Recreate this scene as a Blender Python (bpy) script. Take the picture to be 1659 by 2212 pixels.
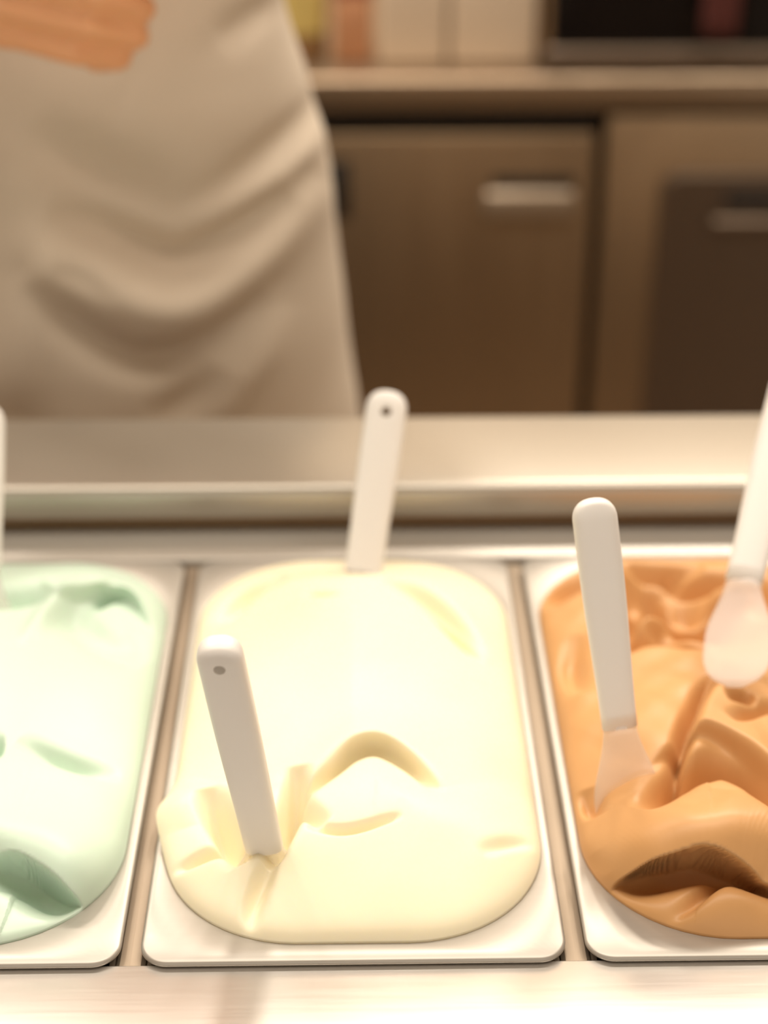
import bpy, bmesh, math
import numpy as np
from mathutils import Vector, Matrix

for o in list(bpy.data.objects):
    bpy.data.objects.remove(o)
S = bpy.context.scene
COL = S.collection
PI = math.pi

# ------------------------------------------------------------------ camera
F_PX, PITCH, YAW, CAM_H = 3580.0, math.radians(29.6), math.radians(0.93), 1.46
FWD = np.array([math.sin(YAW) * math.cos(PITCH), math.cos(YAW) * math.cos(PITCH), -math.sin(PITCH)])
RGT = np.array([math.cos(YAW), -math.sin(YAW), 0.0])
UPV = np.cross(RGT, FWD)
EYE = np.array([0, 0, CAM_H])
cam = bpy.data.cameras.new('camera')
cam.sensor_fit = 'VERTICAL'
cam.sensor_height = 36.0
cam.lens = F_PX / 2212.0 * 36.0
cam.clip_start = 0.02
cam.dof.use_dof = True
cam.dof.focus_distance = 0.70
cam.dof.aperture_fstop = (cam.lens / 1000.0) / 0.0160
co = bpy.data.objects.new('camera', cam)
COL.objects.link(co)
co.matrix_world = Matrix(((RGT[0], UPV[0], -FWD[0], EYE[0]), (RGT[1], UPV[1], -FWD[1], EYE[1]),
                          (RGT[2], UPV[2], -FWD[2], EYE[2]), (0, 0, 0, 1)))
S.camera = co

# ------------------------------------------------------------------ light and exposure
S.view_settings.view_transform = 'Standard'
S.view_settings.look = 'None'
S.view_settings.exposure = 0.70
S.view_settings.gamma = 1.0
S.view_settings.use_curve_mapping = False
W = bpy.data.worlds.new('world')
S.world = W
W.use_nodes = True
W.node_tree.nodes['Background'].inputs[0].default_value = (1.0, 0.90, 0.78, 1)
W.node_tree.nodes['Background'].inputs[1].default_value = 0.62


def area(name, loc, size, power, col=(1, 0.91, 0.79), disk=False, rot=(0, 0, 0)):
    l = bpy.data.lights.new(name, 'AREA')
    l.energy = power
    l.color = col
    l.shape = 'DISK' if disk else 'RECTANGLE'
    l.size = size[0]
    if not disk:
        l.size_y = size[1]
    o = bpy.data.objects.new(name, l)
    o.location = loc
    o.rotation_euler = rot
    COL.objects.link(o)
    return o


CEIL = 2.75
for i, x in enumerate((-1.35, -0.90, -0.45, 0.0, 0.50, 0.95, 1.40)):
    area('downlight', (x, 2.15, CEIL - 0.02), (0.22,), 9.0, disk=True)
area('ceiling_panel_light', (0.0, 0.65, CEIL - 0.02), (2.4, 0.5), 17.5)


# ------------------------------------------------------------------ pixel helpers (direction only; depth comes from the plane)
def ray(x, y):
    return FWD * F_PX + RGT * (x - 829.5) - UPV * (y - 1106.0)


def atz(x, y, z):
    d = ray(x, y)
    return EYE + d * (z - CAM_H) / d[2]


def aty(x, y, Y):
    d = ray(x, y)
    return EYE + d * Y / d[1]


# ------------------------------------------------------------------ materials
MATS = {}


def mat(name, col, rough=0.5, metal=0.0, noise=0.0, nscale=20.0, stretch=(1, 1, 1), bump=0.0, sss=0.0, sssr=(1, .6, .3),
        ssscale=0.01, trans=0.0, spec=0.5, coat=0.0, rnoise=0.0, ior=1.45, sheen=0.0):
    m = bpy.data.materials.new(name)
    m.use_nodes = True
    nt = m.node_tree
    p = nt.nodes['Principled BSDF']
    p.inputs['Base Color'].default_value = (*col, 1)
    p.inputs['Roughness'].default_value = rough
    p.inputs['Metallic'].default_value = metal
    p.inputs['Specular IOR Level'].default_value = spec
    p.inputs['IOR'].default_value = ior
    p.inputs['Coat Weight'].default_value = coat
    p.inputs['Transmission Weight'].default_value = trans
    p.inputs['Sheen Weight'].default_value = sheen
    if sss:
        p.inputs['Subsurface Weight'].default_value = sss
        p.inputs['Subsurface Radius'].default_value = sssr
        p.inputs['Subsurface Scale'].default_value = ssscale
    if noise or bump or rnoise:
        tc = nt.nodes.new('ShaderNodeTexCoord')
        mp = nt.nodes.new('ShaderNodeMapping')
        mp.inputs['Scale'].default_value = stretch
        nz = nt.nodes.new('ShaderNodeTexNoise')
        nz.inputs['Scale'].default_value = nscale
        nz.inputs['Detail'].default_value = 4
        nt.links.new(tc.outputs['Object'], mp.inputs[0])
        nt.links.new(mp.outputs[0], nz.inputs[0])
        if noise:
            mx = nt.nodes.new('ShaderNodeMix')
            mx.data_type = 'RGBA'
            mx.inputs[6].default_value = (*[max(0, c * (1 - noise)) for c in col], 1)
            mx.inputs[7].default_value = (*[min(1, c * (1 + noise)) for c in col], 1)
            nt.links.new(nz.outputs[0], mx.inputs[0])
            nt.links.new(mx.outputs[2], p.inputs['Base Color'])
        if rnoise:
            mr = nt.nodes.new('ShaderNodeMapRange')
            mr.inputs[3].default_value = max(0.02, rough - rnoise)
            mr.inputs[4].default_value = min(1, rough + rnoise)
            nt.links.new(nz.outputs[0], mr.inputs[0])
            nt.links.new(mr.outputs[0], p.inputs['Roughness'])
        if bump:
            b = nt.nodes.new('ShaderNodeBump')
            b.inputs['Strength'].default_value = bump
            b.inputs['Distance'].default_value = 0.002
            nt.links.new(nz.outputs[0], b.inputs['Height'])
            nt.links.new(b.outputs[0], p.inputs['Normal'])
    MATS[name] = m
    return m


mat('steel', (0.42, 0.38, 0.325), 0.48, 0.45, noise=0.04, nscale=60, stretch=(0.3, 8, 8), rnoise=0.05)
mat('steel_ledge', (0.46, 0.42, 0.36), 0.32, 0.62, noise=0.02, nscale=60, stretch=(0.3, 8, 8))
mat('steel_front', (0.70, 0.665, 0.62), 0.30, 0.85, noise=0.012, nscale=60, stretch=(0.3, 8, 8), rnoise=0.04)
mat('steel_deck', (0.49, 0.455, 0.405), 0.42, 0.5, noise=0.04, nscale=60, stretch=(0.3, 8, 8), rnoise=0.05)
mat('steel_channel', (0.33, 0.26, 0.19), 0.5, 0.55, noise=0.06, nscale=40, stretch=(8, 0.3, 8))
mat('steel_room_tint', (0.35, 0.25, 0.155), 0.42, 0.9, noise=0.08, nscale=12, stretch=(6, 6, 0.3), rnoise=0.06)  # reflection of the dim warm room put into the steel's base colour
mat('steel_worktop', (0.37, 0.275, 0.185), 0.35, 0.9, noise=0.06, nscale=20, stretch=(0.3, 6, 6))  # brown cast of the warm room mixed into the worktop steel
mat('steel_grey', (0.17, 0.125, 0.09), 0.42, 0.8, noise=0.08, nscale=12, stretch=(6, 6, 0.3))
mat('black', (0.012, 0.009, 0.007), 0.6)
mat('oven_glass', (0.010, 0.008, 0.008), 0.12, spec=0.4)
mat('vanilla', (0.94, 0.85, 0.625), 0.42, sss=0.25, sssr=(1, .8, .35), ssscale=0.006, noise=0.015, nscale=60, bump=0.06)
mat('mint', (0.625, 0.77, 0.64), 0.42, sss=0.2, sssr=(.5, 1, .6), ssscale=0.006, noise=0.02, nscale=60, bump=0.06)
mat('caramel', (0.64, 0.345, 0.138), 0.42, noise=0.05, nscale=45, bump=0.10)
mat('plastic_white', (0.86, 0.83, 0.79), 0.35, sss=0.15, sssr=(1, .9, .8), ssscale=0.004)
mat('plastic_blade', (0.90, 0.84, 0.80), 0.45, trans=0.0)
MATS['plastic_blade'].node_tree.nodes['Principled BSDF'].inputs['Alpha'].default_value = 0.36
mat('apron', (0.68, 0.58, 0.46), 0.9, noise=0.03, nscale=500, bump=0.15, sheen=0.1)
mat('shirt', (0.72, 0.68, 0.62), 0.9)
mat('trousers', (0.05, 0.05, 0.06), 0.9)
mat('shoe', (0.03, 0.03, 0.03), 0.5)
mat('skin', (0.88, 0.45, 0.23), 0.5, sss=0.15, sssr=(1, .35, .15), ssscale=0.006)
mat('hair', (0.05, 0.03, 0.02), 0.6)
mat('eye', (0.04, 0.025, 0.02), 0.2)
mat('wall', (0.50, 0.41, 0.31), 0.8, noise=0.03, nscale=8)
mat('wall_tile', (0.62, 0.52, 0.42), 0.4)
mat('ceiling', (0.80, 0.75, 0.68), 0.9)
mat('floor', (0.22, 0.16, 0.11), 0.5, noise=0.15, nscale=6)
mat('cream_plastic', (0.74, 0.60, 0.45), 0.5)
mat('bottle_brown', (0.28, 0.16, 0.07), 0.25)
mat('yellow_label', (0.62, 0.47, 0.15), 0.6)
mat('salmon', (0.52, 0.25, 0.125), 0.5)
mat('red', (0.35, 0.08, 0.05), 0.5)
mat('red_cloth', (0.10, 0.026, 0.02), 0.9)
mat('handle_bar', (0.36, 0.28, 0.20), 0.4, 0.5)


# ------------------------------------------------------------------ object helpers
def link(name, me, m=None, parent=None):
    o = bpy.data.objects.new(name, me)
    COL.objects.link(o)
    if m:
        me.materials.append(MATS[m])
    if parent:
        o.parent = parent
    return o


def obj(name, bm, m, parent=None, smooth=False):
    me = bpy.data.meshes.new(name)
    bmesh.ops.recalc_face_normals(bm, faces=bm.faces)
    bm.to_mesh(me)
    bm.free()
    if smooth:
        me.polygons.foreach_set('use_smooth', [True] * len(me.polygons))
    return link(name, me, m, parent)


def npmesh(name, verts, faces, m, parent=None, smooth=True):
    me = bpy.data.meshes.new(name)
    me.from_pydata([tuple(v) for v in np.asarray(verts).tolist()], [], faces if isinstance(faces, list) else faces.tolist())
    me.update()
    if smooth:
        me.polygons.foreach_set('use_smooth', [True] * len(me.polygons))
    return link(name, me, m, parent)


def tag(o, label, cat, group=None):
    o['label'] = label
    o['category'] = cat
    if group:
        o['group'] = group
    return o


def thing(name, label, cat, loc=(0, 0, 0), group=None):
    o = bpy.data.objects.new(name, None)
    COL.objects.link(o)
    o.empty_display_size = 0.05
    o.location = loc
    bpy.context.view_layer.update()
    return tag(o, label, cat, group)


def child(o, p):
    """keep world-space mesh coordinates while parenting to an Empty at p.location"""
    o.parent = p
    o.matrix_parent_inverse = Matrix.Translation(-Vector(p.location))
    return o


def struct(o):
    o['kind'] = 'structure'
    return o


def box_bm(x0, x1, y0, y1, z0, z1, bev=0.0, seg=2, bm=None):
    bm2 = bmesh.new()
    bmesh.ops.create_cube(bm2, size=1)
    for v in bm2.verts:
        v.co = Vector(((x0 + x1) / 2 + v.co.x * (x1 - x0), (y0 + y1) / 2 + v.co.y * (y1 - y0), (z0 + z1) / 2 + v.co.z * (z1 - z0)))
    if bev:
        bmesh.ops.bevel(bm2, geom=bm2.edges[:], offset=bev, segments=seg, affect='EDGES', profile=0.5)
    if bm is None:
        return bm2
    me = bpy.data.meshes.new('tmp')
    bm2.to_mesh(me)
    bm2.free()
    bm.from_mesh(me)
    bpy.data.meshes.remove(me)
    return bm


def box(name, m, x0, x1, y0, y1, z0, z1, bev=0.0, seg=2, parent=None):
    o = obj(name, box_bm(x0, x1, y0, y1, z0, z1, bev, seg), m, smooth=False)
    if bev:
        for p in o.data.polygons:
            p.use_smooth = True
        md = None
        try:
            o.data.set_sharp_from_angle(angle=math.radians(50))
        except Exception:
            pass
    if parent:
        child(o, parent)
    return o


def rrect(cx, cy, hx, hy, r, n=10):
    pts = []
    for k, (sx, sy) in enumerate(((1, 1), (-1, 1), (-1, -1), (1, -1))):
        for i in range(n + 1):
            a = PI / 2 * k + PI / 2 * i / n
            pts.append((cx + sx * (hx - r) + r * math.cos(a), cy + sy * (hy - r) + r * math.sin(a)))
    return pts


def loft(rings, cap0=True, cap1=True):
    n = len(rings[0])
    v = [p for r in rings for p in r]
    f = []
    for i in range(len(rings) - 1):
        for j in range(n):
            a, b = i * n + j, i * n + (j + 1) % n
            f.append([a, b, b + n, a + n])
    if cap0:
        f.append(list(range(n - 1, -1, -1)))
    if cap1:
        f.append([(len(rings) - 1) * n + j for j in range(n)])
    return v, f


def lathe(profile, cx, cy, n=28):
    rings = [[(cx + r * math.cos(2 * PI * j / n), cy + r * math.sin(2 * PI * j / n), z) for j in range(n)] for r, z in profile]
    return loft(rings)


# ------------------------------------------------------------------ the room
struct(box('floor', 'floor', -3.2, 3.2, -3.0, 3.0, -0.05, 0.0))
struct(box('wall_back', 'wall', -3.2, 3.2, 2.85, 2.95, 0.0, CEIL))
struct(box('wall_left', 'wall', -3.2, -3.1, -3.0, 2.85, 0.0, CEIL))
struct(box('wall_right', 'wall', 3.1, 3.2, -3.0, 2.85, 0.0, CEIL))
struct(box('ceiling', 'ceiling', -3.2, 3.2, -3.0, 2.95, CEIL, CEIL + 0.06))

# ------------------------------------------------------------------ display case
ZP = 0.95                       # level of the pan rims
PX, PITCH_X = -0.0045, 0.190    # centre of the middle pan, spacing
PHX, PY0, PY1 = 0.0908, 0.5145, 0.842
case = thing('display_case', 'brushed stainless steel gelato counter holding the three pans', 'counter', (0, 0.66, 0))
XL, XR = -0.85, 0.85
WX0, WX1 = PX - 1.5 * PITCH_X - 0.002, PX + 1.5 * PITCH_X + 0.002
box('front_ledge', 'steel_front', XL, XR, 0.36, 0.5168, 0.915, ZP - 0.0032, 0.0008, 2, case)
box('front_panel', 'steel', XL, XR, 0.37, 0.39, 0.08, 0.913, 0.002, 1, case)
box('rear_panel', 'steel_room_tint', XL, XR, 0.945, 0.962, 0.08, 0.957, 0.002, 1, case)
box('end_panel', 'steel', XL, XL + 0.02, 0.392, 0.943, 0.08, 0.913, 0, 1, case)
box('end_panel', 'steel', XR - 0.02, XR, 0.392, 0.943, 0.08, 0.913, 0, 1, case)
box('plinth', 'black', XL + 0.03, XR - 0.03, 0.42, 0.93, 0.0, 0.079, 0, 1, case)
box('side_deck', 'steel_deck', XL, WX0, 0.513, 0.842, 0.93, ZP - 0.001, 0.001, 1, case)
box('side_deck', 'steel_deck', WX1, XR, 0.513, 0.842, 0.93, ZP - 0.001, 0.001, 1, case)
box('rear_deck', 'steel_deck', XL, XR, 0.8435, 0.94, 0.925, ZP - 0.0005, 0.002, 2, case)
box('well_floor', 'steel', XL + 0.025, XR - 0.025, 0.40, 0.94, 0.76, 0.775, 0, 1, case)
box('rear_ledge', 'steel_ledge', XL, XR, 0.8735, 0.972, 0.9575, 0.9815, 0.0068, 5, case)
box('gap_shade_strip', 'bottle_brown', XL, XR, 0.885, 0.94, 0.9498, 0.9573, 0, 1, case)  # brown strip added to stand in for the shade under the ledge
for k in range(2):
    xc = PX + (k - 0.5) * PITCH_X
    prof = [(-0.0095, 0.928), (-0.0095, 0.9415), (-0.0064, 0.9418), (-0.0062, 0.9430), (-0.0045, 0.9445), (0, 0.9450), (0.0045, 0.9445), (0.0062, 0.9430), (0.0064, 0.9418), (0.0095, 0.9415), (0.0095, 0.928)]
    rings = [[(xc + a, y, b) for a, b in prof] for y in (0.5172, 0.8432)]
    v, f = loft(rings)
    child(npmesh('divider_bar', v, f, 'steel_channel', smooth=False), case)

# ------------------------------------------------------------------ pans
OPEN_R = 0.062
OHX = PHX - 0.0058
OY0, OY1 = PY0 + 0.0115, PY1 - 0.008


def make_pan(cx, label):
    t = thing('gelato_pan', label, 'pan', (cx, (PY0 + PY1) / 2, 0.79), 'steel pans in the counter')
    cy, hy = (PY0 + PY1) / 2, (PY1 - PY0) / 2
    oc, ohy = (OY0 + OY1) / 2, (OY1 - OY0) / 2

    def ring(pts, z):
        return [(x, y, z) for x, y in pts]
    n = 12
    rings = [ring(rrect(cx, cy, PHX - 0.0012, hy - 0.0012, 0.0115, n), ZP - 0.003),
             ring(rrect(cx, cy, PHX, hy, 0.012, n), ZP - 0.0022),
             ring(rrect(cx, cy, PHX, hy, 0.012, n), ZP - 0.0008),
             ring(rrect(cx, cy, PHX - 0.0012, hy - 0.0012, 0.0115, n), ZP),
             ring(rrect(cx, oc, OHX + 0.0015, ohy + 0.0015, OPEN_R, n), ZP),
             ring(rrect(cx, oc, OHX, ohy, OPEN_R, n), ZP - 0.0015),
             ring(rrect(cx, oc, OHX - 0.0005, ohy - 0.0005, OPEN_R, n), ZP - 0.004)]
    v, f = loft(rings, False, False)
    child(npmesh('rim', v, f, 'steel_deck'), t)
    rings = [ring(rrect(cx, oc, OHX - 0.0005, ohy - 0.0005, OPEN_R, n), ZP - 0.004),
             ring(rrect(cx, oc, OHX - 0.004, ohy - 0.004, OPEN_R - 0.004, n), 0.82),
             ring(rrect(cx, oc, OHX - 0.012, ohy - 0.012, OPEN_R - 0.01, n), 0.795),
             ring(rrect(cx, oc, OHX - 0.03, ohy - 0.03, 0.02, n), 0.79)]
    v, f = loft(rings, False, True)
    child(npmesh('basin', v, f, 'steel'), t)
    return t


make_pan(PX, 'steel pan filled with cream-white vanilla gelato')
make_pan(PX - PITCH_X, 'steel pan filled with pale mint-green gelato')
make_pan(PX + PITCH_X, 'steel pan filled with caramel-brown gelato')


# ------------------------------------------------------------------ gelato height fields
def seg_dist(X, Y, poly):
    """distance to a polyline, signed side (+ on the left of travel) and 0..1 position along it"""
    poly = np.asarray(poly, float)
    L = np.r_[0, np.cumsum(np.hypot(*np.diff(poly, axis=0).T))]
    N = 70
    q = np.linspace(0, L[-1], N)
    P = np.stack([np.interp(q, L, poly[:, 0]), np.interp(q, L, poly[:, 1])], -1)
    T = np.gradient(P, axis=0)
    T /= np.maximum(np.hypot(T[:, 0], T[:, 1]), 1e-9)[:, None]
    x, y = X.ravel().astype(np.float32), Y.ravel().astype(np.float32)
    best = np.full(x.shape, 1e9, np.float32)
    bi = np.zeros(x.shape, np.int32)
    for i in range(N):
        d2 = (x - P[i, 0]) ** 2 + (y - P[i, 1]) ** 2
        m = d2 < best
        best[m] = d2[m]
        bi[m] = i
    dx, dy = X.ravel() - P[bi, 0], Y.ravel() - P[bi, 1]
    par = dx * T[bi, 0] + dy * T[bi, 1]
    per = T[bi, 0] * dy - T[bi, 1] * dx
    step = L[-1] / (N - 1)
    over = np.where(bi == 0, np.maximum(0, -par), np.where(bi == N - 1, np.maximum(0, par), 0))
    d = np.hypot(per, over)
    t = np.clip((bi + np.clip(par / step, -0.5, 0.5)) / (N - 1), 0, 1)
    return d.reshape(X.shape), np.sign(per).reshape(X.shape), t.reshape(X.shape)


def smooth_poly(p, n=6):
    p = np.asarray(p, float)
    if len(p) < 3:
        return p
    out = []
    q = np.vstack([2 * p[0] - p[1], p, 2 * p[-1] - p[-2]])
    for i in range(1, len(q) - 2):
        for k in range(n):
            t = k / n
            out.append(0.5 * ((2 * q[i]) + (-q[i - 1] + q[i + 1]) * t + (2 * q[i - 1] - 5 * q[i] + 4 * q[i + 1] - q[i + 2]) * t * t
                              + (-q[i - 1] + 3 * q[i] - 3 * q[i + 1] + q[i + 2]) * t ** 3))
    out.append(q[-2])
    return np.array(out)


def sstep(x):
    x = np.clip(x, 0, 1)
    return x * x * (3 - 2 * x)


def vnoise(X, Y, scale, seed):
    r = np.random.RandomState(seed)
    out = np.zeros(X.shape)
    for k in range(7):
        a = r.uniform(0, 2 * PI)
        w = scale * r.uniform(0.6, 1.6)
        out += np.sin((X * math.cos(a) + Y * math.sin(a)) * w + r.uniform(0, 6.28))
    return out / 7


def gelato(name, cx, m, label, dome, feats, edge_h=0.004, rough=(0, 0), bulge=(), seed=1, zf=0.968):
    NU, NV = 240, 560
    s = np.linspace(-1, 1, NU)
    s = np.sign(s) * (1 - (1 - np.abs(s)) ** 1.25)
    t = np.linspace(0, 1, NV)
    t = 0.5 - 0.5 * np.cos(PI * t) * (0.5 + 0.5 * np.abs(np.cos(PI * t)) ** 0.3)
    t = np.clip((t - t[0]) / (t[-1] - t[0]), 0, 1)
    y0, y1 = OY0 - 0.0008, OY1 + 0.0008
    y = y0 + t * (y1 - y0)
    hx = OHX + 0.0008
    dy = np.minimum(y - y0, y1 - y)
    w = np.where(dy < OPEN_R, hx - OPEN_R + np.sqrt(np.maximum(0, OPEN_R ** 2 - (OPEN_R - dy) ** 2)), hx)
    X = cx + s[None, :] * w[:, None]
    Y = np.repeat(y[:, None], NU, 1)
    # distance to the rounded-rectangle border
    qx = np.abs(X - cx) - (hx - OPEN_R)
    qy = np.abs(Y - (y0 + y1) / 2) - ((y1 - y0) / 2 - OPEN_R)
    dist = -(np.hypot(np.maximum(qx, 0), np.maximum(qy, 0)) + np.minimum(np.maximum(qx, qy), 0) - OPEN_R)
    dist = np.maximum(dist, 0)
    e = 1 - np.exp(-dist / 0.010)
    big = 1 - np.exp(-dist / 0.045)
    h = edge_h * (1 - np.exp(-dist / 0.0022)) + dome * big
    DY = np.zeros(X.shape)
    DX = np.zeros(X.shape)
    rr = rough[0] * vnoise(X, Y, rough[1], seed) + 0.35 * rough[0] * vnoise(X, Y, rough[1] * 2.7, seed + 5)
    h += rr * e
    for ft in feats:
        k, _, zs = ft[0].partition('@')
        fz = float(zs) if zs else zf
        if k == 'bump':
            _, px_, py_, r, a = ft[:5]
            asp = ft[5] if len(ft) > 5 else 1.0
            c = atz(px_, py_, fz)
            q = np.hypot((X - c[0]) / asp, Y - c[1]) / r
            h += a * np.exp(-q * q) * e
            continue
        poly = smooth_poly([atz(a, b, fz)[:2] for a, b in ft[1]]) + np.array([0, ft[8] if len(ft) > 8 else 0.0])
        d, sd, tt = seg_dist(X, Y, poly)
        taper = np.maximum(0, np.sin(tt * PI)) ** 0.9 if (len(ft) < 6 or ft[5]) else np.ones_like(tt)
        if k == 'groove':
            h -= ft[2] * np.exp(-(d / ft[3]) ** 2) * taper * e
        elif k == 'step':
            # raised on the far side (side=+1: left of travel), cliff of width ft[3], easing away over ft[4]
            side = ft[6] if len(ft) > 6 else 1
            over = ft[7] if len(ft) > 7 else 0.5
            sdist = d * sd * side
            up = ft[2] * sstep((sdist + ft[3] / 2) / ft[3]) * np.exp(-np.maximum(sdist, 0) / ft[4]) * taper * np.minimum(1, np.exp(-np.maximum(-sdist, 0) / 0.004))
            dn = -0.6 * ft[2] * np.exp(-np.maximum(-sdist, 0) / ft[4] * 1.4) * (sdist <= 0) * taper * sstep(-sdist / ft[3] * 2)
            endfade = np.exp(-(np.maximum(0, d - 0.05) / 0.02) ** 2)
            h += (up + dn) * e * endfade
            DY -= over * up * e
        elif k == 'ridge':
            h += ft[2] * np.exp(-(d / ft[3]) ** 2) * taper * e
    for (px_, py_, r, a) in bulge:
        c = atz(px_, py_, zf)
        g = np.exp(-((Y - c[1]) / r) ** 2)
        sidew = np.where((X - cx) * (c[0] - cx) > 0, 1, 0) * (np.abs(X - cx) / hx) ** 6
        DX += np.sign(c[0] - cx) * a * g * sidew
        h += 0.006 * g * sidew
    Z = ZP + 0.0008 + h
    V = np.stack([X + DX, Y + DY, Z], -1).reshape(-1, 3)
    idx = np.arange(NU * NV).reshape(NV, NU)
    F = np.stack([idx[:-1, :-1], idx[:-1, 1:], idx[1:, 1:], idx[1:, :-1]], -1).reshape(-1, 4).tolist()
    # skirt down into the pan and a floor
    border = list(idx[0, :]) + list(idx[1:, -1]) + list(idx[-1, -2::-1]) + list(idx[-2:0:-1, 0])
    nb = len(border)
    B = np.stack([X, Y, Z], -1).reshape(-1, 3)[border]
    B1 = B.copy(); B1[:, 2] = ZP - 0.012
    B1[:, 0] = cx + (B1[:, 0] - cx) * 0.985
    B1[:, 1] = (y0 + y1) / 2 + (B1[:, 1] - (y0 + y1) / 2) * 0.992
    B2 = B1.copy(); B2[:, 2] = 0.84
    B2[:, 0] = cx + (B2[:, 0] - cx) * 0.94
    B2[:, 1] = (y0 + y1) / 2 + (B2[:, 1] - (y0 + y1) / 2) * 0.97
    base = len(V)
    V = np.vstack([V, B1, B2])
    for i in range(nb):
        j = (i + 1) % nb
        F.append([int(border[j]), int(border[i]), base + i, base + j])
        F.append([base + j, base + i, base + nb + i, base + nb + j])
    F.append([base + nb + i for i in range(nb - 1, -1, -1)])
    o = npmesh(name, V, F, m)
    tag(o, label, 'ice cream')
    return o


# vanilla
gelato('vanilla_gelato', PX, 'vanilla', 'smooth cream-white vanilla gelato with yellow creases heaped in the middle pan', 0.022, [
    ('bump', 760, 1480, 0.055, 0.010, 1.3),
    ('bump', 830, 1760, 0.040, 0.008, 1.4),
    ('groove', [(800, 1245), (900, 1280), (975, 1335), (1035, 1410)], 0.014, 0.0055),
    ('step', [(1050, 1420), (985, 1345), (905, 1288), (815, 1258)], 0.006, 0.003, 0.02, True, -1, 0.6),
    ('groove', [(470, 1320), (540, 1262), (620, 1230)], 0.012, 0.006),
    ('groove', [(655, 1292), (735, 1296)], 0.005, 0.003),
    ('groove', [(640, 1750), (710, 1698), (765, 1655), (820, 1645), (885, 1675), (950, 1735)], 0.012, 0.0036),
    ('step', [(640, 1740), (710, 1685), (765, 1640), (825, 1630), (890, 1662), (955, 1722)], 0.007, 0.0025, 0.025, True, 1, 0.6),
    ('groove', [(350, 1835), (430, 1822), (560, 1800)], 0.012, 0.0028),
    ('groove', [(450, 1690), (485, 1765), (530, 1850)], 0.026, 0.0055),
    ('groove', [(645, 1680), (632, 1760), (580, 1850)], 0.026, 0.0045),
    ('groove', [(640, 1745), (670, 1775), (705, 1800)], 0.010, 0.0035),
    ('groove', [(610, 1815), (570, 1870), (545, 1920), (525, 1990)], 0.010, 0.004),
    ('groove', [(660, 1800), (750, 1812), (870, 1788)], 0.008, 0.0018),
    ('groove', [(1035, 1830), (1085, 1805), (1165, 1775)], 0.0045, 0.003),
    ('ridge', [(400, 1760), (400, 1700), (440, 1660)], 0.006, 0.012),
], edge_h=0.003, rough=(0.0012, 60), bulge=[(370, 1715, 0.018, 0.006)], seed=3)

# mint
gelato('mint_gelato', PX - PITCH_X, 'mint', 'pale mint-green gelato with darker green hollows', 0.020, [
    ('bump', 60, 1480, 0.06, 0.008, 1.3),
    ('groove', [(215, 1270), (245, 1280)], 0.014, 0.007),
    ('groove', [(130, 1300), (190, 1350), (250, 1385), (310, 1400)], 0.012, 0.013),
    ('step', [(330, 1330), (290, 1270), (235, 1262), (170, 1290), (120, 1310)], 0.010, 0.004, 0.02, True, -1, 0.6),
    ('groove', [(-40, 1300), (30, 1290), (110, 1265)], 0.018, 0.010),
    ('ridge', [(60, 1420), (110, 1330), (180, 1262), (260, 1235)], 0.008, 0.006),
    ('groove', [(40, 1610), (110, 1630), (170, 1640), (260, 1640)], 0.010, 0.005),
    ('groove', [(-30, 1630), (15, 1625)], 0.014, 0.006),
    ('step@0.985', [(215, 1950), (165, 1890), (115, 1838), (60, 1810), (0, 1804), (-90, 1830)], 0.018, 0.0015, 0.05, True, -1, 0.75, 0.0135),
    ('groove@0.962', [(205, 1960), (120, 1900), (50, 1872), (-80, 1882)], 0.016, 0.010),
], edge_h=0.003, rough=(0.0012, 55), seed=8)

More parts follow.
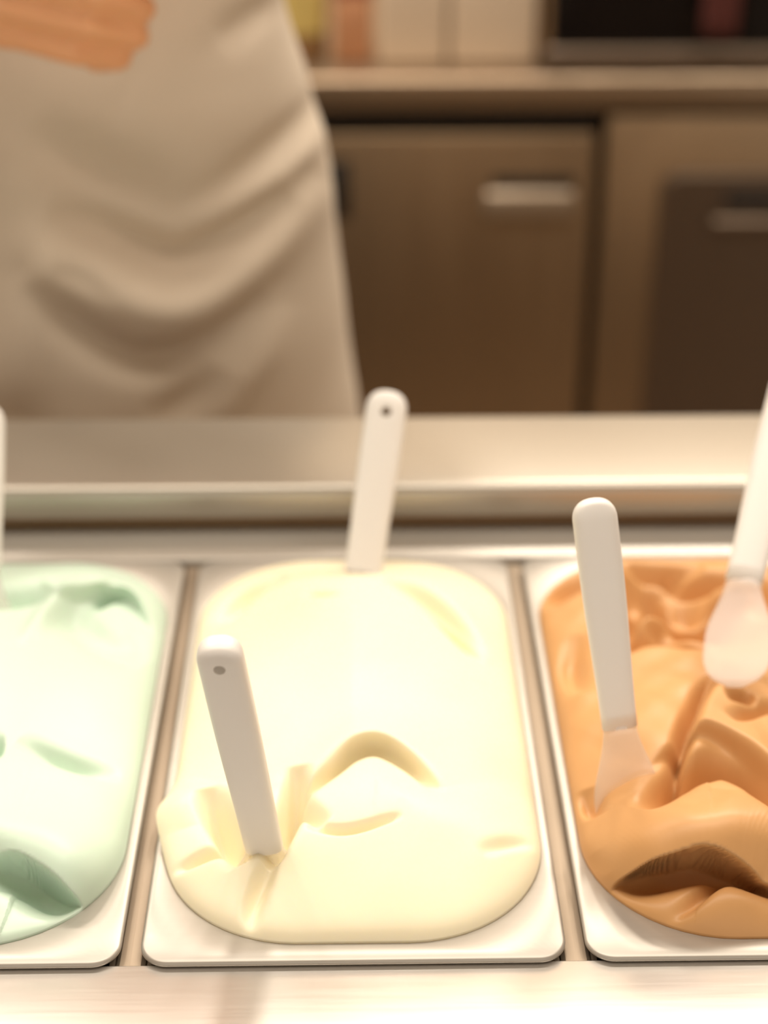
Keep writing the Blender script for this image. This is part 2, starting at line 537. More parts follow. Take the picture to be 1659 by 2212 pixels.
# caramel
gelato('caramel_gelato', PX + PITCH_X, 'caramel', 'caramel-brown gelato with deep dark folds and hollows', 0.021, [
    ('bump', 1430, 1500, 0.035, 0.012, 1.0),
    ('bump', 1540, 1770, 0.036, 0.011, 1.4),
    ('bump', 1220, 1420, 0.03, 0.006, 0.6),
    # hollow at the back
    ('groove@0.960', [(1320, 1255), (1430, 1290), (1520, 1330), (1680, 1330)], 0.040, 0.024),
    ('groove@0.955', [(1380, 1250), (1420, 1300), (1480, 1345), (1560, 1360)], 0.014, 0.006),
    ('groove@0.955', [(1420, 1240), (1500, 1265), (1600, 1275)], 0.020, 0.006),
    ('ridge@0.960', [(1440, 1255), (1450, 1290), (1500, 1310), (1570, 1310)], 0.012, 0.005),
    ('groove@0.955', [(1160, 1310), (1210, 1272), (1300, 1245)], 0.022, 0.009),
    ('groove@0.960', [(1350, 1240), (1370, 1300), (1345, 1370), (1360, 1430)], 0.018, 0.006),
    ('groove@0.965', [(1400, 1340), (1480, 1385), (1570, 1400)], 0.016, 0.006),
    ('ridge@0.960', [(1290, 1330), (1350, 1290), (1420, 1262)], 0.008, 0.005),
    ('ridge@0.960', [(1500, 1300), (1560, 1290), (1640, 1270)], 0.010, 0.006),
    ('groove@0.960', [(1610, 1240), (1660, 1290), (1720, 1330)], 0.022, 0.009),
    ('groove@0.958', [(1330, 1225), (1400, 1232), (1520, 1228)], 0.014, 0.005),
    ('ridge@0.965', [(1370, 1350), (1430, 1330), (1480, 1300)], 0.010, 0.004),
    ('groove@0.965', [(1300, 1370), (1400, 1375), (1500, 1395)], 0.018, 0.006),
    ('groove@0.970', [(1250, 1340), (1236, 1400), (1250, 1470)], 0.012, 0.006),
    # folds
    ('step@0.972', [(1545, 1455), (1495, 1540), (1468, 1610), (1450, 1690)], 0.010, 0.003, 0.03, True, 1, 0.2),
    ('groove@0.972', [(1540, 1460), (1488, 1550), (1460, 1620), (1445, 1700)], 0.016, 0.004),
    ('groove@0.972', [(1560, 1580), (1620, 1545), (1700, 1510)], 0.012, 0.004),
    ('groove@0.972', [(1370, 1725), (1440, 1675), (1530, 1650), (1600, 1672), (1660, 1725), (1720, 1790)], 0.030, 0.0062),
    ('step@0.972', [(1380, 1640), (1470, 1600), (1560, 1612), (1640, 1660), (1720, 1730)], 0.008, 0.006, 0.03, True, 1, 0.3),
    ('groove', [(1268, 1600), (1280, 1635), (1292, 1665)], 0.018, 0.0045),
    ('groove', [(1278, 1735), (1292, 1760), (1308, 1780)], 0.010, 0.004),
    ('groove', [(1560, 1480), (1595, 1478), (1630, 1470)], 0.012, 0.004),
    # overhanging fold at the front
    ('step@0.990', [(1300, 1905), (1355, 1858), (1430, 1822), (1520, 1808), (1600, 1822), (1670, 1856), (1770, 1920)], 0.020, 0.0015, 0.055, True, 1, 1.25, 0.025),
    ('groove@0.960', [(1300, 1915), (1400, 1880), (1500, 1865), (1600, 1880), (1760, 1950)], 0.022, 0.011),
    ('groove@0.955', [(1400, 2005), (1480, 1970), (1560, 1925), (1640, 1900)], 0.010, 0.0035),
    ('ridge@0.960', [(1440, 2015), (1560, 1970), (1700, 1945)], 0.009, 0.010),
], edge_h=0.003, rough=(0.0034, 85), seed=12, zf=0.984)


# ------------------------------------------------------------------ spatulas
def bake(o):
    """evaluate an object's modifiers into a plain mesh"""
    dg = bpy.context.evaluated_depsgraph_get()
    me = bpy.data.meshes.new_from_object(o.evaluated_get(dg))
    return me


def spatula(label, top, neck, base, hw, blade_w, roll=0.0, hole=True, toward=None, group=None, thick=0.011, neck_hw=None):
    """top/neck/base are world points on the axis; hw is the half width of the handle"""
    top, neck, base = Vector(top), Vector(neck), Vector(base)
    t = thing('gelato_spatula', label, 'spatula', tuple(base), group)
    neck_hw = neck_hw or hw * 0.9

    def frame(a, b):
        d = (b - a).normalized()
        n = (Vector(EYE) - (a + b) / 2)
        n = (n - d * n.dot(d)).normalized()
        n = Matrix.Rotation(roll, 3, d) @ n
        return d, d.cross(n).normalized(), n

    def ring(c, w, th, sx, sn, ex=3.0, n=28):
        pts = []
        for i in range(n):
            a = 2 * PI * i / n
            ca, sa = math.cos(a), math.sin(a)
            u = math.copysign(abs(ca) ** (2 / ex), ca) * w
            q = math.copysign(abs(sa) ** (2 / ex), sa) * th
            p = c + sx * u + sn * q
            pts.append(tuple(p))
        return pts
    d, sx, sn = frame(neck, top)
    L = (top - neck).length
    rings = []
    for q in np.linspace(0, 1, 14):
        c = neck + d * (q * (L - hw * 0.9))
        w = neck_hw + (hw - neck_hw) * sstep(np.array(q * 1.3))
        th = thick / 2 * (0.75 + 0.25 * q)
        rings.append(ring(c, float(w), th, sx, sn))
    c0 = neck + d * (L - hw * 0.9)
    for a in np.linspace(0.12, 1, 9):
        an = a * PI / 2
        rings.append(ring(c0 + d * (hw * 0.9 * math.sin(an)), hw * max(0.12, math.cos(an) ** 0.75), thick / 2 * max(0.35, math.cos(an) ** 0.4), sx, sn))
    v, f = loft(rings)
    ho = npmesh('handle', v, f, 'plastic_white')
    if hole:
        hc = top - d * (hw * 1.05)
        n = 20
        r = hw * 0.26
        rg = [[tuple(hc + sx * (r * math.cos(2 * PI * i / n)) + d * (r * math.sin(2 * PI * i / n)) + sn * q) for i in range(n)] for q in (-0.03, 0.03)]
        v, f = loft(rg)
        cut = npmesh('cut', v, f, None, smooth=False)
        bm = bmesh.new(); bm.from_mesh(cut.data); bmesh.ops.recalc_face_normals(bm, faces=bm.faces); bm.to_mesh(cut.data); bm.free()
        bm = bmesh.new(); bm.from_mesh(ho.data); bmesh.ops.recalc_face_normals(bm, faces=bm.faces); bm.to_mesh(ho.data); bm.free()
        md = ho.modifiers.new('b', 'BOOLEAN')
        md.operation = 'DIFFERENCE'
        md.object = cut
        me = bake(ho)
        ho.modifiers.clear()
        ho.data = me
        bpy.data.objects.remove(cut)
        me.polygons.foreach_set('use_smooth', [True] * len(me.polygons))
        me.set_sharp_from_angle(angle=math.radians(55))
    child(ho, t)
    d, sx2, sn2 = frame(base, neck)
    L = (neck - base).length
    rings = []
    for q in np.linspace(0, 1, 16):
        c = neck - d * (q * L - 0.0015)
        g = float(sstep(np.array(q / 0.55)))
        w = neck_hw * 0.93 + (blade_w - neck_hw * 0.93) * g
        if q > 0.72:
            w *= math.sqrt(max(0.05, 1 - ((q - 0.72) / 0.29) ** 2))
        th = 0.0042 * (1 - g) + 0.0013 * g
        rings.append(ring(c, w, th, sx2, sn2, 2.6))
    v, f = loft(rings)
    child(npmesh('blade', v, f, 'plastic_blade'), t)
    return t


G = 'white plastic gelato spatulas'


def ext(a, b, l):
    a, b = Vector(a), Vector(b)
    return b + (b - a).normalized() * l


# vanilla, at the back, upright with a hanging hole
tp, bs = aty(840, 845, 0.862), atz(781, 1262, 0.960)
nk = Vector(bs) + (Vector(tp) - Vector(bs)) * 0.06
spatula('white spatula upright behind the vanilla gelato, hanging hole near its tip', tp, nk, ext(tp, bs, 0.05), 0.0118, 0.022, group=G)
# vanilla, at the front, leaning toward the shop side
tp, bs = aty(468, 1385, 0.548), atz(575, 1850, 0.958)
nk = Vector(bs) + (Vector(tp) - Vector(bs)) * 0.05
spatula('white spatula with a hole leaning out of the front of the vanilla gelato', tp, nk, ext(tp, bs, 0.045), 0.0095, 0.020, roll=math.radians(-14), group=G, thick=0.013)
# caramel, front
tp, bs = aty(1280, 1078, 0.640), atz(1357, 1725, 0.962)
nk = Vector(bs) + (Vector(tp) - Vector(bs)) * 0.25
spatula('white spatula with clear blade standing in the caramel gelato beside the vanilla pan', tp, nk, ext(tp, bs, 0.035), 0.0100, 0.016, hole=False, group=G, roll=math.radians(8), neck_hw=0.0082)
# caramel, back
bs = atz(1588, 1466, 0.986)
nk = aty(1606, 1258, bs[1] + 0.050)
tp = aty(1722, 800, bs[1] + 0.135)
spatula('white spatula with wide clear blade scooped into the back of the caramel gelato', tp, nk, ext(nk, bs, 0.006), 0.0120, 0.0170, hole=False, group=G, neck_hw=0.0095, roll=math.radians(-10))
# mint, mostly out of frame
tp, bs = aty(-38, 872, 0.835), atz(-45, 1330, 0.962)
nk = Vector(bs) + (Vector(tp) - Vector(bs)) * 0.2
spatula('white spatula standing in the mint gelato', tp, nk, ext(tp, bs, 0.04), 0.0125, 0.021, hole=False, group=G)

# ------------------------------------------------------------------ back counter
top = box('worktop', 'steel_worktop', -1.6, 1.7, 2.1, 2.80, 0.8575, 0.90, 0.006, 3)
tag(top, 'stainless steel worktop running along the back wall', 'worktop')
hid = box('worktop_upstand', 'steel_worktop', -1.6, 1.7, 2.80, 2.82, 0.86, 1.0, 0.002, 1)
child(hid, top) if False else None
hid.parent = top


def fridge(x0, x1, label, detail=True):
    t = thing('undercounter_fridge', label, 'fridge', ((x0 + x1) / 2, 2.4, 0), 'steel fridges under the worktop')
    box('body', 'steel_room_tint', x0, x1, 2.155, 2.78, 0.06, 0.855, 0.002, 1, t)
    box('gap_shade_sheet', 'black', x0 + 0.004, x1 - 0.004, 2.145, 2.154, 0.10, 0.855, 0, 1, t)  # black sheet behind the door, giving the gaps their shade by colour
    dx0, dx1 = x0 + 0.012, x1 - 0.013
    dr = box('door', 'steel_room_tint', dx0, dx1, 2.108, 2.143, 0.12, 0.825, 0.006, 3, t)
    hx0, hx1 = dx1 - 0.145, dx1 - 0.025
    r = box('handle_recess', 'black', hx0 + 0.01, hx1, 2.104, 2.1078, 0.7535, 0.768, 0.0015, 1, None)
    r.parent = dr
    h = box('handle', 'handle_bar', hx0, hx1, 2.088, 2.1075, 0.717, 0.7525, 0.008, 3, None)
    h.parent = dr
    g = box('dark_plate', 'black', dx0 + 0.075, dx0 + 0.112, 2.104, 2.1078, 0.712, 0.79, 0.0015, 1, None)  # flat black plate on the door face
    g.parent = dr
    for q in (x0 + 0.05, x1 - 0.05):
        v, f = lathe([(0.02, 0.0), (0.02, 0.012), (0.012, 0.015), (0.012, 0.06)], q, 2.2, 14)
        child(npmesh('foot', v, f, 'black'), t)
    return t


fridge(-0.135, 0.3235, 'steel fridge with brown room reflection in its colour and a pale bar handle, beside the dark dishwasher')
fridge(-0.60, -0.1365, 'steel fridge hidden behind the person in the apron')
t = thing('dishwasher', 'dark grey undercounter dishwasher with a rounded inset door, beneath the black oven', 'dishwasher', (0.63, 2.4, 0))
box('body', 'steel_room_tint', 0.325, 0.93, 2.112, 2.78, 0.06, 0.846, 0.003, 2, t)
box('gap_shade_sheet', 'black', 0.40, 0.93, 2.13, 2.78, 0.8462, 0.8555, 0, 1, t)  # black slab painted in for the shade below the worktop
rp = rrect(0.656, 0, 0.254, 0, 0, 1)
pts = rrect(0.657, 0.445, 0.257, 0.330, 0.025, 8)
v, f = loft([[(x, 2.111, z) for x, z in pts], [(x, 2.100, z) for x, z in pts], [(0.657 + (x - 0.657) * 0.985, 2.097, 0.445 + (z - 0.445) * 0.985) for x, z in pts]])
dr = child(npmesh('door', v, f, 'steel_grey', smooth=False), t)
r = box('grip_slot', 'black', 0.485, 0.83, 2.0935, 2.0965, 0.728, 0.748, 0.001, 1)
child(r, t)
r = box('handle', 'handle_bar', 0.468, 0.845, 2.083, 2.0965, 0.700, 0.716, 0.005, 2)
r.data.materials[0] = MATS['steel_grey']
child(r, t)
for q in (0.38, 0.88):
    v, f = lathe([(0.02, 0.0), (0.02, 0.012), (0.012, 0.015), (0.012, 0.06)], q, 2.2, 14)
    child(npmesh('foot', v, f, 'black'), t)

# oven
t = thing('countertop_oven', 'black glass countertop oven with steel trim on the back worktop', 'oven', (0.53, 2.4, 0.90))
box('body', 'steel_room_tint', 0.240, 0.84, 2.165, 2.62, 0.906, 1.26, 0.008, 2, t)
dr = box('door_glass', 'oven_glass', 0.246, 0.70, 2.150, 2.1645, 0.934, 1.245, 0.004, 2, t)
box('lower_trim', 'steel_grey', 0.241, 0.838, 2.146, 2.1645, 0.902, 0.932, 0.004, 2, t)
box('control_panel', 'steel_grey', 0.704, 0.838, 2.150, 2.1645, 0.934, 1.245, 0.004, 2, t)
for z in (1.0, 1.09, 1.18):
    rings = [[(0.77 + r * math.cos(a), y, z + r * math.sin(a)) for a in np.linspace(0, 2 * PI, 20, endpoint=False)] for r, y in ((0.02, 2.1498), (0.02, 2.135), (0.016, 2.128))]
    v, f = loft(rings)
    child(npmesh('knob', v, f, 'black', smooth=False), t)
rings = [[(x, 2.118 + 0.008 * math.cos(a), 1.215 + 0.008 * math.sin(a)) for a in np.linspace(0, 2 * PI, 14, endpoint=False)] for x in (0.28, 0.67)]
v, f = loft(rings)
child(npmesh('door_handle', v, f, 'handle_bar'), t)
for x in (0.30, 0.65):
    box('handle_post', 'handle_bar', x - 0.006, x + 0.006, 2.120, 2.1498, 1.209, 1.221, 0.001, 1, t)
for x in (0.28, 0.80):
    for y in (2.2, 2.58):
        v, f = lathe([(0.015, 0.9005), (0.015, 0.9058)], x, y, 12)
        child(npmesh('foot', v, f, 'black', smooth=False), t)
t.location.y -= 0.028
# red cloth added over the oven handle for the reddish reflection in its glass
P = []
nz, nx = 26, 10
for i in range(nz):
    q = i / (nz - 1)
    for j in range(nx):
        x = 0.428 + 0.045 * j / (nx - 1)
        if q < 0.45:
            z = 0.955 + (1.215 - 0.955) * q / 0.45; y = 2.1055 + 0.002 * math.sin(j * 1.6 + z * 20)
        elif q < 0.55:
            a = (q - 0.45) / 0.10 * PI
            y = 2.118 - 0.0125 * math.cos(a); z = 1.215 + 0.0125 * math.sin(a)
        else:
            z = 1.215 - (q - 0.55) / 0.45 * 0.16; y = 2.1315 + 0.002 * math.sin(j * 1.6)
        P.append((x, y, z))
F = [[i * nx + j, i * nx + j + 1, (i + 1) * nx + j + 1, (i + 1) * nx + j] for i in range(nz - 1) for j in range(nx - 1)]
o = npmesh('reflection_cloth', P, F, 'red_cloth')
md = o.modifiers.new('s', 'SOLIDIFY'); md.thickness = 0.002; md.offset = 0
o.location.y -= 0.028
tag(o, 'dark red cloth added over the oven handle for the reddish reflection in its glass', 'cloth')

# cream canisters, bottle and carton on the worktop
for k, (x0, x1, lb) in enumerate(((0.028, 0.1165, 'cream-coloured box canister beside the salmon carton'), (0.1205, 0.2335, 'wider cream-coloured box canister beside the black oven'))):
    t = thing('storage_canister', lb, 'canister', ((x0 + x1) / 2, 2.23, 0.9), 'cream canisters on the worktop')
    box('body', 'cream_plastic', x0, x1, 2.165, 2.29, 0.9005, 1.10, 0.006, 3, t)
    box('lid', 'cream_plastic', x0 - 0.001, x1 + 0.001, 2.163, 2.292, 1.101, 1.125, 0.005, 3, t)
t = thing('bottle', 'brown bottle with a yellow band on the back worktop', 'bottle', (-0.073, 2.2, 0.9))
v, f = lathe([(0.030, 0.9005), (0.034, 0.905), (0.034, 1.03), (0.028, 1.06), (0.013, 1.09), (0.012, 1.13)], -0.073, 2.205)
child(npmesh('glass', v, f, 'bottle_brown'), t)
v, f = lathe([(0.0345, 0.937), (0.0348, 0.939), (0.0348, 1.015), (0.0345, 1.017)], -0.073, 2.205)
child(npmesh('band', v, f, 'yellow_label', smooth=False), t)
v, f = lathe([(0.0142, 1.122), (0.0145, 1.124), (0.0145, 1.145), (0.012, 1.147)], -0.073, 2.205)
child(npmesh('cap', v, f, 'black'), t)
t = thing('carton', 'salmon-coloured carton with a red upper part on the back worktop', 'carton', (-0.006, 2.22, 0.9))
box('body', 'salmon', -0.029, 0.019, 2.18, 2.25, 0.9005, 0.985, 0.003, 2, t)
box('sleeve', 'red', -0.030, 0.020, 2.179, 2.251, 0.9855, 1.04, 0.003, 2, t)
rings = [[(-0.005 + sx * a, 2.215 + sy * b, z) for sx, sy in ((1, 1), (-1, 1), (-1, -1), (1, -1))] for a, b, z in ((0.024, 0.035, 1.0402), (0.024, 0.004, 1.075), (0.024, 0.003, 1.09))]
v, f = loft(rings)
child(npmesh('gable_top', v, f, 'salmon', smooth=False), t)

# ------------------------------------------------------------------ the person
XC, YC = -0.20, 1.225
person = thing('person', 'person in a beige apron standing behind the counter, one hand closed before the waist', 'person', (XC, YC, 0))


def capsule(bm, p0, r0, p1, r1, n=16):
    p0, p1 = Vector(p0), Vector(p1)
    d = (p1 - p0)
    L = d.length
    d.normalize()
    a = Vector((0, 0, 1)) if abs(d.z) < 0.9 else Vector((1, 0, 0))
    u = d.cross(a).normalized()
    w = d.cross(u)
    rings = []
    for k in range(6):
        t = -PI / 2 + PI / 2 * k / 5
        rings.append((p0 + d * (r0 * math.sin(t)), max(r0 * math.cos(t), 1e-4)))
    for k in range(6):
        t = PI / 2 * k / 5
        rings.append((p1 + d * (r1 * math.sin(t)), max(r1 * math.cos(t), 1e-4)))
    vs = [[bm.verts.new(c + (u * math.cos(2 * PI * j / n) + w * math.sin(2 * PI * j / n)) * r) for j in range(n)] for c, r in rings]
    for i in range(len(vs) - 1):
        for j in range(n):
            bm.faces.new((vs[i][j], vs[i][(j + 1) % n], vs[i + 1][(j + 1) % n], vs[i + 1][j]))
    bm.faces.new(vs[0][::-1])
    bm.faces.new(vs[-1])


def ellip(bm, c, r, n=24):
    m = Matrix.Translation(c) @ Matrix.Diagonal((*r, 1))
    bmesh.ops.create_uvsphere(bm, u_segments=n, v_segments=n // 2, radius=1, matrix=m)


bm = bmesh.new()
# torso as stacked ellipse rings
tz = [(0.80, 0.150, 0.100), (0.88, 0.172, 0.108), (0.96, 0.166, 0.106), (1.05, 0.150, 0.098), (1.13, 0.136, 0.092), (1.20, 0.134, 0.092), (1.30, 0.150, 0.102), (1.38, 0.158, 0.098), (1.44, 0.130, 0.075), (1.48, 0.065, 0.055)]
n = 28
vs = [[bm.verts.new((XC + a * math.cos(2 * PI * j / n), YC + b * math.sin(2 * PI * j / n), z)) for j in range(n)] for z, a, b in tz]
for i in range(len(vs) - 1):
    for j in range(n):
        bm.faces.new((vs[i][j], vs[i][(j + 1) % n], vs[i + 1][(j + 1) % n], vs[i + 1][j]))
bm.faces.new(vs[0][::-1]); bm.faces.new(vs[-1])
for s in (-1, 1):
    hip, knee, ank = (XC + s * 0.085, YC, 0.86), (XC + s * 0.09, YC - 0.01, 0.48), (XC + s * 0.095, YC + 0.015, 0.09)
    capsule(bm, hip, 0.085, knee, 0.056)
    capsule(bm, knee, 0.055, (XC + s * 0.092, YC + 0.015, 0.33), 0.055)
    capsule(bm, (XC + s * 0.092, YC + 0.015, 0.33), 0.055, ank, 0.038)
    capsule(bm, (XC + s * 0.095, YC + 0.03, 0.042), 0.040, (XC + s * 0.105, YC - 0.15, 0.034), 0.034)
    capsule(bm, (XC + s * 0.09, YC, 1.425), 0.052, (XC + s * 0.165, YC, 1.405), 0.056)
capsule(bm, (XC, YC, 1.44), 0.060, (XC, YC - 0.01, 1.56), 0.055)
HC = Vector((XC, YC - 0.03, 1.640))
ellip(bm, HC, (0.074, 0.094, 0.115))
ellip(bm, HC + Vector((0, -0.03, -0.06)), (0.055, 0.062, 0.055))
capsule(bm, HC + Vector((0, -0.088, 0.005)), 0.009, HC + Vector((0, -0.106, -0.028)), 0.013)
capsule(bm, HC + Vector((-0.02, -0.083, -0.062)), 0.008, HC + Vector((0.02, -0.083, -0.062)), 0.008)
for s in (-1, 1):
    ellip(bm, HC + Vector((s * 0.076, 0.0, -0.01)), (0.010, 0.02, 0.032), 12)
    capsule(bm, HC + Vector((s * 0.018, -0.086, 0.026)), 0.008, HC + Vector((s * 0.044, -0.076, 0.026)), 0.007)
# right arm (on the picture's left): elbow out, forearm across the front, hand closed
HY = 1.045


def hp(x, y, dy=0.0):
    return Vector(aty(x, y, HY + dy))


sh, el = Vector((XC - 0.175, YC, 1.40)), Vector((XC - 0.265, YC - 0.03, 1.150))
wr = hp(-215, 10, 0.045)
capsule(bm, sh, 0.052, el, 0.042)
capsule(bm, el, 0.042, wr, 0.027)
# palm
kn = [hp(-30, -130, 0.0), hp(-25, -62, 0.002), hp(-5, 5, 0.006), hp(25, 68, 0.012)]
for k, q in enumerate(kn):
    capsule(bm, wr + (q - wr) * 0.10, 0.016, q, 0.0118)
capsule(bm, wr + Vector((0, 0.012, 0)), 0.018, (kn[1] + kn[2]) / 2 + Vector((0, 0.014, 0)), 0.016)
# fingers: knuckle -> middle joint -> turned in -> tip
fg = [
    (kn[0], hp(200, -85, -0.012), hp(308, -52, 0.010), hp(255, -45, 0.038), 0.0092),
    (kn[1], hp(210, -12, -0.014), hp(308, 18, 0.008), hp(250, 32, 0.038), 0.0095),
    (kn[2], hp(190, 54, -0.010), hp(296, 78, 0.010), hp(240, 88, 0.038), 0.0092),
    (kn[3], hp(160, 109, -0.002), hp(256, 124, 0.012), hp(205, 130, 0.036), 0.0094),
]
for a, b, c, d, r in fg:
    capsule(bm, a, r * 1.12, b, r)
    capsule(bm, b, r, c, r * 0.93)
    capsule(bm, c, r * 0.93, d, r * 0.85)
th0 = wr + (kn[0] - wr) * 0.35
th1, th2 = hp(60, -150, -0.008), hp(180, -165, 0.004)
capsule(bm, th0, 0.016, th1, 0.0125)
capsule(bm, th1, 0.0125, th2, 0.0105)
# left arm: raised forward, hand above the frame meeting the right one
sh2, el2 = Vector((XC + 0.172, YC, 1.40)), Vector((XC + 0.225, YC - 0.115, 1.300))
wr2 = Vector((XC + 0.125, 1.03, 1.345))
capsule(bm, sh2, 0.052, el2, 0.042)
capsule(bm, el2, 0.040, wr2, 0.027)
pc = Vector((XC + 0.045, 1.022, 1.330))
capsule(bm, wr2, 0.024, pc, 0.022)
for k in range(4):
    a = pc + Vector((-0.005, -0.006, 0.026 - k * 0.017))
    b = a + Vector((-0.042 + 0.003 * k, -0.012, -0.006))
    c = b + Vector((-0.018, 0.022, -0.006))
    d = c + Vector((0.012, 0.02, -0.002))
    capsule(bm, wr2 + (a - wr2) * 0.4, 0.012, a, 0.0108)
    capsule(bm, a, 0.0106, b, 0.0098); capsule(bm, b, 0.0098, c, 0.009); capsule(bm, c, 0.009, d, 0.0082)
capsule(bm, wr2 + Vector((-0.02, -0.005, 0.012)), 0.013, pc + Vector((-0.01, -0.012, 0.05)), 0.011)
capsule(bm, pc + Vector((-0.01, -0.012, 0.05)), 0.011, pc + Vector((-0.045, -0.01, 0.052)), 0.0095)
tmp = obj('tmp_body', bm, None)
md = tmp.modifiers.new('r', 'REMESH')
md.mode = 'VOXEL'
md.voxel_size = 0.0030
md = tmp.modifiers.new('s', 'SMOOTH')
md.factor = 0.5
md.iterations = 3
me = bake(tmp)
bpy.data.objects.remove(tmp)
me.name = 'body'
for mname in ('skin', 'shirt', 'trousers', 'shoe'):
    me.materials.append(MATS[mname])
cen = np.empty(len(me.polygons) * 3)
me.polygons.foreach_get('center', cen)
cen = cen.reshape(-1, 3)
mi = np.zeros(len(cen), int)


def seg_t(P, a, b):
    a, b = np.array(a), np.array(b)
    d = b - a
    t = np.clip(((P - a) @ d) / (d @ d), 0, 1)
    return np.linalg.norm(P - a - t[:, None] * d, axis=1), t


mi[cen[:, 2] < 1.50] = 1
mi[cen[:, 2] < 0.98] = 2
mi[cen[:, 2] < 0.082] = 3
for (a, b, tb) in ((np.array(el), np.array(wr), 0.30), (np.array(el2), np.array(wr2), 0.35)):
    hand = np.array(b) + (np.array(b) - np.array(a)) * 1.0
    dq, tq = seg_t(cen, a, b)
    mi[(dq < 0.06) & (tq > tb) & (cen[:, 1] < YC - 0.05)] = 0
    mi[(np.linalg.norm(cen - hand, axis=1) < 0.32) & (cen[:, 1] < 1.105) & (cen[:, 2] > 1.10) & (tq > 0.9)] = 0
me.polygons.foreach_set('material_index', mi.astype(np.int32))
me.polygons.foreach_set('use_smooth', [True] * len(me.polygons))
body = link('body', me)
child(body, person)
# eyes and hair
for s in (-1, 1):
    bm = bmesh.new()
    ellip(bm, HC + Vector((s * 0.031, -0.083, 0.008)), (0.012, 0.008, 0.008), 12)
    child(obj('eye', bm, 'eye', smooth=True), person)
bm = bmesh.new()
bmesh.ops.create_uvsphere(bm, u_segments=32, v_segments=20, radius=1)
for v in bm.verts:
    v.co = Vector((v.co.x * 0.083, v.co.y * 0.103, v.co.z * 0.124))
for v in [v for v in bm.verts if v.co.z < 0.055 - 0.9 * (v.co.y + 0.06) and v.co.y < 0.09 and v.co.z < 0.06 and v.co.y < 0.0 or v.co.z < -0.06]:
    bm.verts.remove(v)
for v in bm.verts:
    v.co += HC + Vector((0, 0.006, 0.010))
child(obj('hair', bm, 'hair', smooth=True), person)

# apron
ed = [aty(*p, 1.19) for p in ((590, 0), (640, 130), (680, 250), (715, 450), (745, 700), (768, 890))]
ez = [e[2] for e in ed][::-1]
ew = [e[0] - XC for e in ed][::-1]
ez = [0.50, 0.70] + ez + [1.28, 1.36]
ew = [0.235, 0.222] + ew + [0.150, 0.150]
NZ, NT = 300, 260
zz = np.linspace(0.50, 1.34, NZ)
a_z = np.interp(zz, ez, ew)
k = np.ones(25) / 25
a_z = np.convolve(np.pad(a_z, 12, mode='edge'), k, 'valid')
b_z = np.interp(zz, [0.5, 0.8, 0.95, 1.05, 1.15, 1.25, 1.34], [0.155, 0.140, 0.133, 0.125, 0.118, 0.116, 0.118])
half = np.interp(zz, [0.5, 1.16, 1.22, 1.34], [112, 108, 80, 42])
half = np.radians(half)
tt = np.linspace(-1, 1, NT)
TH = tt[None, :] * half[:, None]
Xa = XC + a_z[:, None] * np.sin(TH)
Ya = YC - b_z[:, None] * np.cos(TH)
Za = np.repeat(zz[:, None], NT, 1)
disp = np.zeros(Xa.shape)


def fold(pts, amp, sig, taper=True):
    poly = smooth_poly([(lambda q: (q[0], q[2]))(aty(a, b, 1.10)) for a, b in pts])
    d, sd, t_ = seg_dist(Xa, Za, poly)
    tp_ = np.sin(np.clip(t_, 0.02, 0.98) * PI) ** 0.7 if taper else 1.0
    disp[...] += amp * np.exp(-(d / sig) ** 2) * tp_


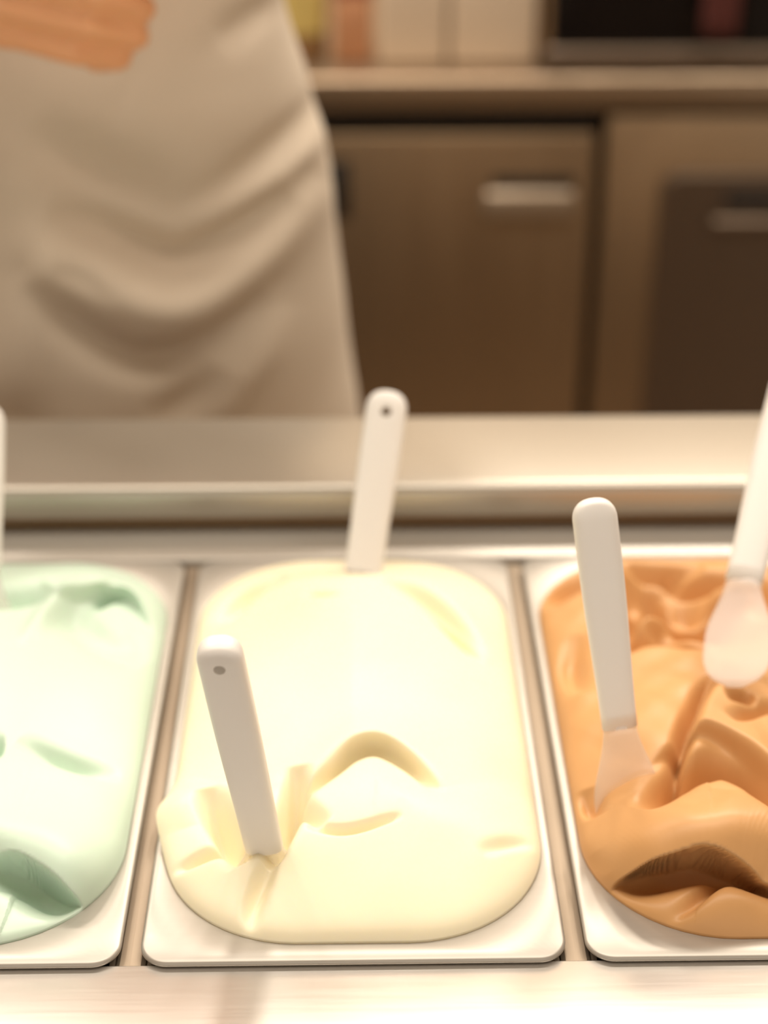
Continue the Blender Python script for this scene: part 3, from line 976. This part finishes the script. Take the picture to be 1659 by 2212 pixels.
fold([(60, 530), (200, 600), (370, 655), (500, 600), (690, 470)], 0.020, 0.024)
fold([(90, 455), (210, 500), (370, 572), (500, 530), (620, 460)], -0.024, 0.014)
fold([(60, 590), (170, 700), (300, 772), (430, 750), (580, 670)], -0.014, 0.014)
fold([(400, 520), (540, 450), (690, 380)], 0.009, 0.012)
fold([(380, 470), (540, 390), (690, 310)], -0.007, 0.011)
fold([(40, 300), (200, 380), (330, 450), (390, 540)], -0.015, 0.022)
fold([(-40, 330), (60, 420), (100, 520), (60, 700), (40, 900)], 0.008, 0.022)
fold([(120, 560), (200, 600), (250, 640)], -0.004, 0.008)
fold([(470, 930), (500, 860), (560, 790), (600, 700)], 0.006, 0.016)
fold([(330, 920), (420, 860), (470, 800)], -0.007, 0.016)
fold([(450, 130), (560, 80), (620, 40)], -0.006, 0.012)
fold([(250, 240), (400, 300), (560, 300)], 0.004, 0.03)
for k_ in range(7):
    x0 = XC - 0.17 + 0.055 * k_
    disp += 0.010 * np.exp(-((Xa - x0 - 0.02 * np.sin(Za * 9 + k_)) / 0.014) ** 2) * sstep((0.86 - Za) / 0.2)
disp += 0.0015 * vnoise(Xa, Za, 60, 21)
disp *= sstep((half[:, None] - np.abs(TH)) / 0.5)
nx, ny = np.sin(TH) / a_z[:, None], -np.cos(TH) / b_z[:, None]
ln = np.hypot(nx, ny)
Xa = Xa + disp * nx / ln
Ya = Ya + disp * ny / ln
V = np.stack([Xa, Ya, Za], -1).reshape(-1, 3)
idx = np.arange(NZ * NT).reshape(NZ, NT)
F = np.stack([idx[:-1, :-1], idx[:-1, 1:], idx[1:, 1:], idx[1:, :-1]], -1).reshape(-1, 4)
ap = npmesh('apron', V, F, 'apron')
md = ap.modifiers.new('s', 'SOLIDIFY'); md.thickness = 0.0018; md.offset = 0
child(ap, person)
# neck strap of the apron
rings = []
pts = []
for s in np.linspace(-1, 1, 41):
    a = s * PI * 0.5
    x = XC + 0.078 * math.sin(a) * (1.0 if abs(s) < 1 else 1)
    q = abs(s)
    z = 1.515 - (1.515 - 1.335) * (max(0, (q - 0.35)) / 0.65) ** 1.1
    y = YC + 0.062 - 0.175 * sstep(np.array(q)) * 1.0
    pts.append(Vector((x, float(y), z)))
for i, p in enumerate(pts):
    d = (pts[min(i + 1, 40)] - pts[max(i - 1, 0)]).normalized()
    out = Vector((p.x - XC, p.y - YC, 0.05)).normalized()
    w = d.cross(out).normalized() * 0.011
    o_ = out * 0.001
    rings.append([tuple(p + w + o_), tuple(p - w + o_), tuple(p - w - o_), tuple(p + w - o_)])
v, f = loft(rings)
st = npmesh('strap', v, f, 'apron', smooth=False)
st.parent = ap
